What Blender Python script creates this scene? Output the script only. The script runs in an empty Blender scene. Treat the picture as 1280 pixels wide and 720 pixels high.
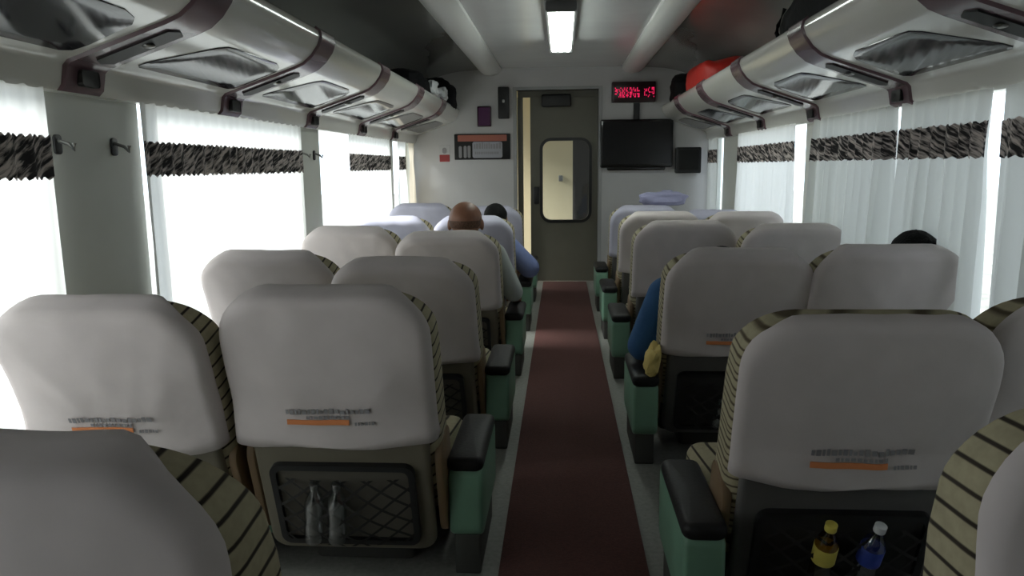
import bpy, bmesh, math, random
from mathutils import Vector, Matrix, noise
R = math.radians
random.seed(7)
SC = bpy.context.scene
COL = SC.collection

# ------------------------------------------------------------------ materials
def mat(name, col, rough=0.6, metal=0.0, coat=0.0, spec=0.5, noise_amt=0.0, noise_scale=30, bump=0.0, emit=None, estr=0.0):
    m = bpy.data.materials.new(name); m.use_nodes = True
    nt = m.node_tree; b = nt.nodes['Principled BSDF']
    b.inputs['Base Color'].default_value = (*col, 1)
    b.inputs['Roughness'].default_value = rough
    b.inputs['Metallic'].default_value = metal
    b.inputs['Coat Weight'].default_value = coat
    b.inputs['Coat Roughness'].default_value = 0.08
    b.inputs['Specular IOR Level'].default_value = spec
    if emit:
        b.inputs['Emission Color'].default_value = (*emit, 1); b.inputs['Emission Strength'].default_value = estr
    if noise_amt or bump:
        tc = nt.nodes.new('ShaderNodeTexCoord'); n = nt.nodes.new('ShaderNodeTexNoise')
        n.inputs['Scale'].default_value = noise_scale; n.inputs['Detail'].default_value = 4
        nt.links.new(tc.outputs['Object'], n.inputs['Vector'])
        if noise_amt:
            r = nt.nodes.new('ShaderNodeValToRGB')
            r.color_ramp.elements[0].position = .3; r.color_ramp.elements[1].position = .7
            r.color_ramp.elements[0].color = (*[max(0, c * (1 - noise_amt)) for c in col], 1)
            r.color_ramp.elements[1].color = (*[min(1, c * (1 + noise_amt)) for c in col], 1)
            nt.links.new(n.outputs['Fac'], r.inputs['Fac']); nt.links.new(r.outputs['Color'], b.inputs['Base Color'])
        if bump:
            bp = nt.nodes.new('ShaderNodeBump'); bp.inputs['Strength'].default_value = bump; bp.inputs['Distance'].default_value = .01
            nt.links.new(n.outputs['Fac'], bp.inputs['Height']); nt.links.new(bp.outputs['Normal'], b.inputs['Normal'])
    return m

def curtain_mat(name, col, thin=0.6):
    m = bpy.data.materials.new(name); m.use_nodes = True
    nt = m.node_tree; nt.nodes.clear()
    o = nt.nodes.new('ShaderNodeOutputMaterial'); d = nt.nodes.new('ShaderNodeBsdfDiffuse'); t = nt.nodes.new('ShaderNodeBsdfTranslucent')
    mx = nt.nodes.new('ShaderNodeMixShader'); mx.inputs[0].default_value = thin
    d.inputs[0].default_value = (*col, 1); t.inputs[0].default_value = (*col, 1)
    nt.links.new(d.outputs[0], mx.inputs[1]); nt.links.new(t.outputs[0], mx.inputs[2]); nt.links.new(mx.outputs[0], o.inputs[0])
    return m

def band_mat():
    # dark band with pale slanted woven marks
    m = bpy.data.materials.new('curtain_band'); m.use_nodes = True
    nt = m.node_tree; b = nt.nodes['Principled BSDF']; b.inputs['Roughness'].default_value = .8
    tc = nt.nodes.new('ShaderNodeTexCoord'); mp = nt.nodes.new('ShaderNodeMapping')
    mp.vector_type = 'TEXTURE'; mp.inputs['Rotation'].default_value = (R(38), 0, 0); mp.inputs['Scale'].default_value = (1, .055, .010)
    n = nt.nodes.new('ShaderNodeTexNoise'); n.inputs['Scale'].default_value = 1.0; n.inputs['Detail'].default_value = 3
    r = nt.nodes.new('ShaderNodeValToRGB'); e = r.color_ramp.elements
    e[0].position = .44; e[0].color = (.012, .010, .012, 1); e[1].position = .62; e[1].color = (.66, .58, .55, 1)
    nt.links.new(tc.outputs['Object'], mp.inputs[0]); nt.links.new(mp.outputs[0], n.inputs['Vector'])
    nt.links.new(n.outputs['Fac'], r.inputs[0]); nt.links.new(r.outputs[0], b.inputs['Base Color'])
    return m

def fabric_mat(name, slant, scale=8.6, dist=1.0, dark=(.03,.02,.012), wid=.15):
    # tan upholstery with thin dark slanted lines
    m = bpy.data.materials.new(name); m.use_nodes = True
    nt = m.node_tree; b = nt.nodes['Principled BSDF']; b.inputs['Roughness'].default_value = .9
    tc = nt.nodes.new('ShaderNodeTexCoord'); mp = nt.nodes.new('ShaderNodeCombineXYZ')
    dp = nt.nodes.new('ShaderNodeVectorMath'); dp.operation = 'DOT_PRODUCT'; dp.inputs[1].default_value = (-.55*slant, .08, 1)
    nt.links.new(tc.outputs['Object'], dp.inputs[0]); nt.links.new(dp.outputs['Value'], mp.inputs[2])
    w = nt.nodes.new('ShaderNodeTexWave'); w.wave_type = 'BANDS'; w.bands_direction = 'Z'; w.inputs['Scale'].default_value = scale
    w.inputs['Distortion'].default_value = dist; w.inputs['Detail'].default_value = 1; w.inputs['Detail Scale'].default_value = 1.5
    r = nt.nodes.new('ShaderNodeValToRGB'); e = r.color_ramp.elements
    e[0].position = .03; e[0].color = (*dark, 1); e[1].position = wid; e[1].color = (.47, .415, .27, 1)
    n = nt.nodes.new('ShaderNodeTexNoise'); n.inputs['Scale'].default_value = 60
    mx = nt.nodes.new('ShaderNodeMix'); mx.data_type = 'RGBA'; mx.blend_type = 'MULTIPLY'; mx.inputs[0].default_value = .35
    nt.links.new(mp.outputs[0], w.inputs['Vector']); nt.links.new(w.outputs['Fac'], r.inputs[0])
    nt.links.new(tc.outputs['Object'], n.inputs['Vector'])
    nt.links.new(r.outputs[0], mx.inputs[6]); nt.links.new(n.outputs['Fac'], mx.inputs[7]); nt.links.new(mx.outputs[2], b.inputs['Base Color'])
    return m

def net_mat():
    m = bpy.data.materials.new('pocket_net'); m.use_nodes = True
    nt = m.node_tree; b = nt.nodes['Principled BSDF']; b.inputs['Base Color'].default_value = (.012, .011, .010, 1); b.inputs['Roughness'].default_value = .7
    out = nt.nodes['Material Output']
    tc = nt.nodes.new('ShaderNodeTexCoord')
    facs = []
    for s in (38, -38):
        mp = nt.nodes.new('ShaderNodeMapping'); mp.inputs['Rotation'].default_value = (0, R(s), 0)
        w = nt.nodes.new('ShaderNodeTexWave'); w.bands_direction = 'Z'; w.inputs['Scale'].default_value = 7
        nt.links.new(tc.outputs['Object'], mp.inputs[0]); nt.links.new(mp.outputs[0], w.inputs['Vector']); facs.append(w)
    mx = nt.nodes.new('ShaderNodeMath'); mx.operation = 'MAXIMUM'
    nt.links.new(facs[0].outputs['Fac'], mx.inputs[0]); nt.links.new(facs[1].outputs['Fac'], mx.inputs[1])
    g = nt.nodes.new('ShaderNodeMath'); g.operation = 'GREATER_THAN'; g.inputs[1].default_value = .93
    nt.links.new(mx.outputs[0], g.inputs[0])
    t = nt.nodes.new('ShaderNodeBsdfTransparent'); ms = nt.nodes.new('ShaderNodeMixShader')
    nt.links.new(g.outputs[0], ms.inputs[0]); nt.links.new(t.outputs[0], ms.inputs[1]); nt.links.new(b.outputs[0], ms.inputs[2])
    nt.links.new(ms.outputs[0], out.inputs[0])
    return m

def glass_mat(name, tint=(1, 1, 1), refl=.06):
    m = bpy.data.materials.new(name); m.use_nodes = True
    nt = m.node_tree; nt.nodes.clear()
    o = nt.nodes.new('ShaderNodeOutputMaterial'); t = nt.nodes.new('ShaderNodeBsdfTransparent'); t.inputs[0].default_value = (*tint, 1)
    g = nt.nodes.new('ShaderNodeBsdfGlossy'); g.inputs['Roughness'].default_value = .03
    mx = nt.nodes.new('ShaderNodeMixShader'); mx.inputs[0].default_value = refl
    nt.links.new(t.outputs[0], mx.inputs[1]); nt.links.new(g.outputs[0], mx.inputs[2]); nt.links.new(mx.outputs[0], o.inputs[0])
    return m

M = dict(
    wall=mat('wall_laminate', (.66, .67, .62), .45, noise_amt=.03, noise_scale=4),
    endwall=mat('end_wall_laminate', (.56, .55, .55), .45, noise_amt=.03, noise_scale=4),
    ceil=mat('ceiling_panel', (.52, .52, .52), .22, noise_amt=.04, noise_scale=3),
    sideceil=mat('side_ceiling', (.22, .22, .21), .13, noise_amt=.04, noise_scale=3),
    duct=mat('duct', (.60, .60, .59), .35),
    floor=mat('vinyl_floor', (.20, .20, .18), .6, noise_amt=.15, noise_scale=60),
    carpet=mat('carpet', (.078, .026, .021), .95, noise_amt=.2, noise_scale=140, bump=.3),
    rack=mat('rack_gloss', (.72, .71, .66), .16, coat=.5),
    bracket=mat('bracket_mauve', (.14, .085, .10), .25, coat=.3),
    darkinset=mat('dark_inset', (.02, .02, .02), .45, spec=.2),
    smoked=mat('smoked_panel', (.025, .025, .03), .10, spec=.4),
    cover=mat('white_cloth', (.61, .55, .54), .9, noise_amt=.05, noise_scale=9, bump=.15),
    coverl=mat('lilac_white_cloth', (.50, .49, .59), .9, noise_amt=.05, noise_scale=9, bump=.15),
    fabL=fabric_mat('tan_striped_fabric', 1), fabB=fabric_mat('tan_basket_fabric', .3, 15, 5.5, (.10,.075,.04), .45), fabR=fabric_mat('tan_striped_fabric_mirrored', -1),
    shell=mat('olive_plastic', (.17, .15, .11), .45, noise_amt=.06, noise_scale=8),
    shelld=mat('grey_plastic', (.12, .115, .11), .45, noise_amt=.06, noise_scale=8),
    black=mat('black_plastic', (.012, .012, .013), .4),
    pad=mat('black_vinyl', (.010, .009, .010), .55, spec=.3, bump=.1, noise_scale=90),
    green=mat('mint_green_panel', (.16, .30, .21), .45, noise_amt=.06, noise_scale=6),
    basem=mat('dark_base', (.05, .05, .045), .6),
    net=net_mat(), orange=mat('orange_print', (.72, .25, .09), .8), greyprint=mat('grey_print', (.29, .28, .29), .8),
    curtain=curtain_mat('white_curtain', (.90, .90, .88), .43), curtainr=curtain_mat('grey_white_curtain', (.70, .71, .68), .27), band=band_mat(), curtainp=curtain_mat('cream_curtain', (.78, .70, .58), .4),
    glass=glass_mat('window_glass', (.95, .98, 1.0)), frame=mat('window_frame', (.42, .43, .40), .4),
    door=mat('door_olive', (.135, .128, .098), .45, noise_amt=.04, noise_scale=5), jamb=mat('jamb_grey', (.36, .36, .36), .4),
    cream=mat('cream_panel', (.72, .64, .43), .5), vest=mat('vestibule_dark', (.06, .055, .05), .6),
    tv=mat('screen_black', (.006, .006, .007), .2), led=mat('led_red', (.05, .0, .01), .5, emit=(1, .02, .12), estr=.75),
    ledback=mat('led_back', (.02, .004, .006), .3), purple=mat('purple_screen', (.025, .012, .03), .3, emit=(.25, .03, .22), estr=.035),
    tube=mat('lamp_tube', (1, 1, 1), .4, emit=(.90, 1.0, .93), estr=9), housing=mat('lamp_housing', (.10, .10, .10), .4),
    salmon=mat('salmon_print', (.42, .14, .10), .6), paleprint=mat('pale_print', (.38, .38, .42), .6), redprint=mat('red_print', (.35, .05, .05), .6),
    bagblack=mat('black_nylon', (.007, .007, .008), .8, spec=.12, bump=.4, noise_scale=25), bagred=mat('red_nylon', (.50, .02, .012), .5, bump=.3, noise_scale=20),
    plastic=mat('white_plastic_bag', (.75, .76, .78), .25, bump=.5, noise_scale=30),
    skin=mat('skin_brown', (.26, .115, .065), .5, noise_amt=.1, noise_scale=30), skin2=mat('skin_tan', (.32, .17, .10), .5),
    hair=mat('black_hair', (.004, .004, .004), .7, spec=.15, bump=.6, noise_scale=120), stubble=mat('grey_stubble', (.13, .068, .045), .8, noise_amt=.4, noise_scale=150),
    shirtgrey=mat('grey_white_shirt', (.42, .45, .43), .9, bump=.3, noise_scale=20), shirtblue=mat('blue_shirt', (.03, .10, .24), .9, bump=.3, noise_scale=20),
    shirtpale=mat('slate_blue_shirt', (.15, .19, .36), .9, bump=.3, noise_scale=20), shirtdark=mat('dark_shirt', (.02, .02, .025), .9),
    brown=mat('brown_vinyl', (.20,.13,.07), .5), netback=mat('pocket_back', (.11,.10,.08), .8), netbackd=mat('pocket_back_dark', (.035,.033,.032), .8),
    trousers=mat('dark_trousers', (.025, .025, .03), .9), shoe=mat('shoe_black', (.01, .01, .01), .4),
    yellow=mat('yellow_cloth', (.62, .48, .16), .9, bump=.4, noise_scale=30), lilac=mat('lilac_cloth', (.34, .34, .50), .9, bump=.4, noise_scale=30),
    labely=mat('yellow_label', (.75, .62, .12), .5), labelb=mat('blue_label', (.04, .07, .35), .5), labelw=mat('white_cap', (.8, .8, .8), .4),
    clear=glass_mat('clear_plastic', (.80, .84, .86), .35), amber=glass_mat('amber_drink', (.55, .40, .12), .2), metal=mat('brushed_metal', (.35, .35, .34), .3, metal=.9),
    ground=mat('gravel_ground', (.30, .29, .26), .95, noise_amt=.3, noise_scale=3),
    eye=mat('eye_dark', (.01, .008, .006), .2),
)

# ------------------------------------------------------------------ mesh helpers
class MB:
    """collects vertices and faces for one mesh"""
    def __init__(s): s.v = []; s.f = []
    def add(s, vs, fs):
        o = len(s.v); s.v += [tuple(p) for p in vs]; s.f += [tuple(i + o for i in f) for f in fs]; return s
    def box(s, a, b, m=None):
        (x0, y0, z0), (x1, y1, z1) = a, b
        vs = [(x0,y0,z0),(x1,y0,z0),(x1,y1,z0),(x0,y1,z0),(x0,y0,z1),(x1,y0,z1),(x1,y1,z1),(x0,y1,z1)]
        if m: vs = [m @ Vector(p) for p in vs]
        return s.add(vs, [(3,2,1,0),(4,5,6,7),(0,1,5,4),(1,2,6,5),(2,3,7,6),(3,0,4,7)])
    def loft(s, rings, closed=True, cap0=False, cap1=False):
        n = len(rings[0]); vs = [p for r in rings for p in r]; fs = []
        for k in range(len(rings) - 1):
            for i in range(n if closed else n - 1):
                j = (i + 1) % n
                fs.append((k*n+i, k*n+j, (k+1)*n+j, (k+1)*n+i))
        if cap0: fs.append(tuple(range(n - 1, -1, -1)))
        if cap1: fs.append(tuple((len(rings)-1)*n + i for i in range(n)))
        return s.add(vs, fs)
    def slab(s, outline, y0, y1, r=.01, n=4, dome=0.0, axis='y'):
        """rounded slab: closed outline (a,b) extruded y0..y1 with rounded edges and optional domed faces"""
        rings = []
        prof = [(r*(1-math.sin(t*math.pi/2/n)), r*(1-math.cos(t*math.pi/2/n))) for t in range(n+1)]
        A = [(ins, y0 + dy) for (dy, ins) in [(p[0], p[1]) for p in prof]][::-1]      # from face edge to side
        B = [(ins, y1 - dy) for (dy, ins) in [(p[0], p[1]) for p in prof]]
        cx = sum(p[0] for p in outline)/len(outline); cz = sum(p[1] for p in outline)/len(outline)
        def ring(ins, y):
            return [place(p, y, axis) for p in inset(outline, ins)]
        inner0 = inset(outline, r)
        caps = []
        if dome:
            for k in (0.25, .5, .75, .93):
                caps.append((k, 1 - (1-k)**2))
        for k, h in caps[::-1]:
            rings.append([place(((1-k)*p[0]+k*cx, (1-k)*p[1]+k*cz), y0 - dome*h, axis) for p in inner0])
        for ins, y in A: rings.append(ring(ins, y))
        for ins, y in B: rings.append(ring(ins, y))
        for k, h in caps:
            rings.append([place(((1-k)*p[0]+k*cx, (1-k)*p[1]+k*cz), y1 + dome*h, axis) for p in inner0])
        return s.loft(rings, True, True, True)
    def ring_slab(s, outer, inner, y0, y1, axis='y'):
        n = len(outer)
        P = lambda o, y: [place(p, y, axis) for p in o]
        return s.loft([P(outer,y0), P(outer,y1), P(inner,y1), P(inner,y0), P(outer,y0)], True)
    def tube(s, pts, rad, n=8, caps=True):
        pts = [Vector(p) for p in pts]; rings = []
        up = Vector((0,0,1))
        for i, p in enumerate(pts):
            d = (pts[min(i+1,len(pts)-1)] - pts[max(i-1,0)]).normalized()
            a = d.cross(up if abs(d.z) < .95 else Vector((1,0,0))).normalized(); b = a.cross(d)
            rr = rad[i] if isinstance(rad, (list,tuple)) else rad
            rings.append([p + a*math.cos(t)*rr + b*math.sin(t)*rr for t in [2*math.pi*k/n for k in range(n)]])
        return s.loft(rings, True, caps, caps)
    def lathe(s, prof, c=(0,0,0), n=20):
        rings = [[(c[0]+r*math.cos(2*math.pi*k/n), c[1]+r*math.sin(2*math.pi*k/n), c[2]+z) for k in range(n)] for r, z in prof]
        return s.loft(rings, True, True, True)
    def ball(s, c, r, nu=16, nv=10, wob=0.0, seed=0, m=None):
        rx, ry, rz = r if isinstance(r, (tuple,list)) else (r,r,r); rings = []
        for i in range(nv+1):
            t = -math.pi/2 + math.pi*(i+.001)/(nv+.002); ring = []
            for k in range(nu):
                a = 2*math.pi*k/nu
                d = Vector((math.cos(t)*math.cos(a), math.cos(t)*math.sin(a), math.sin(t)))
                w = 1 + wob*noise.noise(d*1.7 + Vector((seed*3.1, seed, 0)))
                p = Vector((d.x*rx*w, d.y*ry*w, d.z*rz*w))
                if m: p = m @ p
                ring.append(p + Vector(c))
            rings.append(ring)
        return s.loft(rings, True, True, True)
    def build(s, name, material, parent=None, smooth=True, loc=None, rot=None, sub=0):
        me = bpy.data.meshes.new(name); me.from_pydata([tuple(v) for v in s.v], [], s.f); me.update()
        bm = bmesh.new(); bm.from_mesh(me); bmesh.ops.recalc_face_normals(bm, faces=bm.faces); bm.to_mesh(me); bm.free()
        o = bpy.data.objects.new(name, me); COL.objects.link(o)
        me.materials.append(material)
        if smooth:
            for p in me.polygons: p.use_smooth = True
            me.set_sharp_from_angle(angle=R(38))
        if parent: o.parent = parent
        if loc: o.location = loc
        if rot: o.rotation_euler = rot
        if sub:
            md = o.modifiers.new('sub', 'SUBSURF'); md.levels = sub; md.render_levels = sub
        return o

def place(p, y, axis):
    return (p[0], y, p[1]) if axis == 'y' else ((p[0], p[1], y) if axis == 'z' else (y, p[0], p[1]))

def inset(o, d):
    if d == 0: return list(o)
    n = len(o); out = []
    area = sum(o[i][0]*o[(i+1)%n][1] - o[(i+1)%n][0]*o[i][1] for i in range(n))
    sg = 1 if area > 0 else -1
    for i in range(n):
        p0, p, p1 = o[i-1], o[i], o[(i+1)%n]
        e = Vector((p1[0]-p0[0], p1[1]-p0[1]))
        if e.length < 1e-9: out.append(p); continue
        e.normalize(); nx, ny = -e.y*sg, e.x*sg
        out.append((p[0]+nx*d, p[1]+ny*d))
    return out

def rrect(x0, z0, x1, z1, r=.02, n=5, rb=None):
    """rounded rectangle outline, counter clockwise; rb = radius of the lower corners"""
    rb = r if rb is None else rb; pts = []
    for cx, cz, a0, rr in ((x1-r, z1-r, 0, r), (x0+r, z1-r, 90, r), (x0+rb, z0+rb, 180, rb), (x1-rb, z0+rb, 270, rb)):
        for k in range(n+1):
            a = R(a0 + 90*k/n); pts.append((cx + rr*math.cos(a), cz + rr*math.sin(a)))
    # even density on the long edges
    out = []
    for i, p in enumerate(pts):
        q = pts[(i+1) % len(pts)]; out.append(p)
        L = math.hypot(q[0]-p[0], q[1]-p[1]); m = min(6, int(L/.08))
        for k in range(1, m+1):
            t = k/(m+1); out.append((p[0]+(q[0]-p[0])*t, p[1]+(q[1]-p[1])*t))
    return out

def tag(o, label=None, cat=None, group=None, kind=None):
    if label: o['label'] = label
    if cat: o['category'] = cat
    if group: o['group'] = group
    if kind: o['kind'] = kind
    return o

def thing(name, label, cat, loc=(0,0,0), rot=(0,0,0), group=None):
    o = bpy.data.objects.new(name, None); COL.objects.link(o); o.empty_display_size = .1
    o.location = loc; o.rotation_euler = rot
    return tag(o, label, cat, group)

def copy_tree(o, parent=None):
    c = o.copy(); COL.objects.link(c)
    if parent: c.parent = parent
    for ch in list(o.children): copy_tree(ch, c)
    return c

# ------------------------------------------------------------------ dimensions
XL, XR = -1.53, 1.50
Y0, Y1 = -1.5, 7.92
AX = .035                      # middle of the aisle
SILL, WTOP = .38, 1.50

# ------------------------------------------------------------------ camera
cam_d = bpy.data.cameras.new('camera'); cam = bpy.data.objects.new('camera', cam_d); COL.objects.link(cam)
cam_d.sensor_width = 36; cam_d.lens = 36*960/1280; cam_d.clip_start = .02
pitch = math.atan(152/960); yaw = math.atan(63/math.hypot(960,152))
cam.matrix_world = Matrix.Translation((0,0,1.21)) @ Matrix.Rotation(yaw,4,'Z') @ Matrix.Rotation(math.pi/2 - pitch,4,'X') @ Matrix.Rotation(R(-.6),4,'Z')
SC.camera = cam

# ------------------------------------------------------------------ shell
def struct(mb, name, m, smooth=False):
    return tag(mb.build(name, m, smooth=smooth), kind='structure')

struct(MB().box((XL-.1,Y0,-.08),(XR+.1,9.9,0)), 'floor', M['floor'])
WIN = {'L': [(-.75,2.22),(2.75,4.42),(4.86,6.74),(7.02,7.84)],
       'R': [(.30,2.02),(2.45,4.62),(4.90,6.56),(7.33,7.84)]}
wn = 1
for side, X, s in (('left', XL, -1), ('right', XR, 1)):
    b = MB(); xa, xb = sorted((X, X + s*.09))
    wins = WIN['L' if s < 0 else 'R']
    b.box((xa,Y0,0),(xb,Y1,SILL)); b.box((xa,Y0,WTOP),(xb,Y1,2.3))
    ys = [Y0] + [y for w in wins for y in w] + [Y1]
    for k in range(0, len(ys), 2): b.box((xa,ys[k],SILL),(xb,ys[k+1],WTOP))
    struct(b, 'wall_'+side, M['wall'])
    for (a, c) in wins:
        xm = X + s*.045
        fr = MB().ring_slab(rrect(a,SILL,c,WTOP,.05), inset(rrect(a,SILL,c,WTOP,.05),.03), min(xm,xm+s*.03), max(xm,xm+s*.03), 'x')
        w = struct(fr, 'window_%d' % wn, M['frame'])
        MB().slab(inset(rrect(a,SILL,c,WTOP,.05),.024), xm+s*.01, xm+s*.016, .001, 1, 0, 'x').build('pane', M['glass'], w)
        wn += 1

# end wall with doorway, back wall
DX0, DX1, DZ = -.45, .375, 1.965
b = MB().box((XL,Y1,0),(DX0,Y1+.08,2.3)).box((DX1,Y1,0),(XR,Y1+.08,2.3)).box((DX0,Y1,DZ),(DX1,Y1+.08,2.3))
struct(b, 'wall_front', M['endwall'])
struct(MB().box((XL,Y0-.08,0),(XR,Y0,2.3)), 'wall_back', M['endwall'])
# door jamb trim
b = MB().box((DX0-.035,Y1-.012,0),(DX0,Y1+.1,DZ+.03)).box((DX1,Y1-.012,0),(DX1+.035,Y1+.1,DZ+.03)).box((DX0,Y1-.012,DZ),(DX1,Y1+.1,DZ+.03))
struct(b, 'trim_3', M['jamb'])

# ceiling: centre panel + curved side panels
b = MB().box((-.64,Y0,2.18),(.64,Y1,2.22))
struct(b, 'ceiling', M['ceil'])
for side, s, X in (('left',-1,XL),('right',1,XR)):
    prof = []
    for k in range(13):
        t = k/12; x = .78 + (abs(X)-.78)*t; z = 2.17 - .02*t - .22*t**3
        prof.append((s*x, z))
    top = [(x, z+.03) for x, z in prof[::-1]]
    loop = prof + top
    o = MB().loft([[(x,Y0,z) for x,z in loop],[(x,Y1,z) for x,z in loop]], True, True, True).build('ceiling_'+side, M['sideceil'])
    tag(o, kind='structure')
    # long air duct
    d = [(.60,2.20),(.60,2.155),(.63,2.125),(.70,2.11),(.77,2.12),(.81,2.15),(.82,2.20)]
    o = MB().loft([[(s*x,Y0,z) for x,z in d],[(s*x,Y1,z) for x,z in d]], True, True, True).build('trim_%d' % (1 if s < 0 else 2), M['duct'])
    tag(o, kind='structure')

# carpet runner
o = MB().slab(rrect(-.188,Y0+.05,.262,Y1+.088,.01), .001, .010, .003, 2, 0, 'z').build('carpet_runner', M['carpet'])
tag(o, 'long reddish brown carpet runner down the middle of the aisle', 'carpet')

# vestibule behind the door: side walls with daylight openings, cream partition, dark passage
b = MB()
for s in (-1, 1):
    x = 1.5*s; xa, xb = sorted((x, x+s*.06))
    b.box((xa,Y1+.08,0),(xb,8.25,2.3)); b.box((xa,9.1,0),(xb,9.9,2.3)); b.box((xa,8.25,0),(xb,9.1,.5)); b.box((xa,8.25,2.0),(xb,9.1,2.3))
struct(b, 'wall_vestibule', M['cream'])
struct(MB().box((-1.5,9.15,0),(.135,9.21,2.25)), 'wall_partition', M['cream'])
struct(MB().box((.135,9.80,0),(1.5,9.86,2.25)).box((.135,9.15,0),(.16,9.80,2.25)), 'wall_passage', M['vest'])
struct(MB().box((-1.5,Y1+.08,2.22),(1.5,9.9,2.26)), 'ceiling_vestibule', M['cream'])
# sliding door leaf
dl = thing('door_1', None, None, (0,0,0)); dl['kind'] = 'structure'
oo = rrect(-.315,.015,.40,1.93,.02); ii = rrect(-.19,.655,.285,1.465,.085)
def resample(o, n):
    L = [0]
    m = len(o)
    for i in range(m): L.append(L[-1] + math.hypot(o[(i+1)%m][0]-o[i][0], o[(i+1)%m][1]-o[i][1]))
    out = []
    for k in range(n):
        t = L[-1]*k/n; i = max(j for j in range(m) if L[j] <= t + 1e-12)
        u = (t-L[i])/max(1e-9, L[i+1]-L[i]); p, q = o[i], o[(i+1)%m]; out.append((p[0]+(q[0]-p[0])*u, p[1]+(q[1]-p[1])*u))
    return out
def radial_pair(outer, inner, n=96):
    cx = sum(p[0] for p in inner)/len(inner); cz = sum(p[1] for p in inner)/len(inner)
    def hit(o, a):
        d = (math.cos(a), math.sin(a)); best = None
        for i in range(len(o)):
            p, q = o[i], o[(i+1)%len(o)]; ex, ez = q[0]-p[0], q[1]-p[1]
            den = d[0]*ez - d[1]*ex
            if abs(den) < 1e-12: continue
            t = ((p[0]-cx)*ez - (p[1]-cz)*ex)/den; u = ((p[0]-cx)*d[1] - (p[1]-cz)*d[0])/den
            if t > 0 and -1e-6 <= u <= 1+1e-6: best = t if best is None else min(best, t)
        return (cx+d[0]*best, cz+d[1]*best)
    an = sorted(set([2*math.pi*k/n for k in range(n)] + [math.atan2(p[1]-cz, p[0]-cx) % (2*math.pi) for p in outer+inner]))
    return [hit(outer,a) for a in an], [hit(inner,a) for a in an]
po, pi_ = radial_pair(oo, ii)
MB().ring_slab(po, pi_, Y1+.10, Y1+.14).build('door_leaf', M['door'], dl)
pa, pb = radial_pair(inset(ii,-.03), inset(ii,.0))
MB().ring_slab(pa, pb, Y1+.09, Y1+.15).build('window_rubber', M['black'], dl)
MB().slab(inset(ii,.001), Y1+.118, Y1+.124, .001, 1).build('door_pane', M['glass'], dl)
MB().slab(rrect(-.285,.82,-.225,1.0,.02), Y1+.07, Y1+.10, .008).build('door_handle', M['black'], dl)
MB().box((-.445,Y1+.085,.0),(-.388,Y1+.10,1.90)).build('door_post', M['door'], dl)
MB().box((-.44,Y1+.085,1.90),(.37,Y1+.10,1.965)).build('door_header', M['door'], dl)
MB().slab(rrect(-.20,1.80,.10,1.925,.02), Y1+.03, Y1+.09, .015).build('door_closer', M['black'], dl)
MB().slab(rrect(-.03,1.03,.02,1.10,.01), 9.12, 9.149, .006).build('partition_latch', M['metal'])
tag(bpy.data.objects['partition_latch'], 'small latch on the cream partition seen through the door window', 'latch')

# outside ground
o = MB().box((-60,-60,-1.3),(60,70,-1.2)).build('ground', M['ground'], smooth=False); tag(o, kind='structure')

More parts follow.
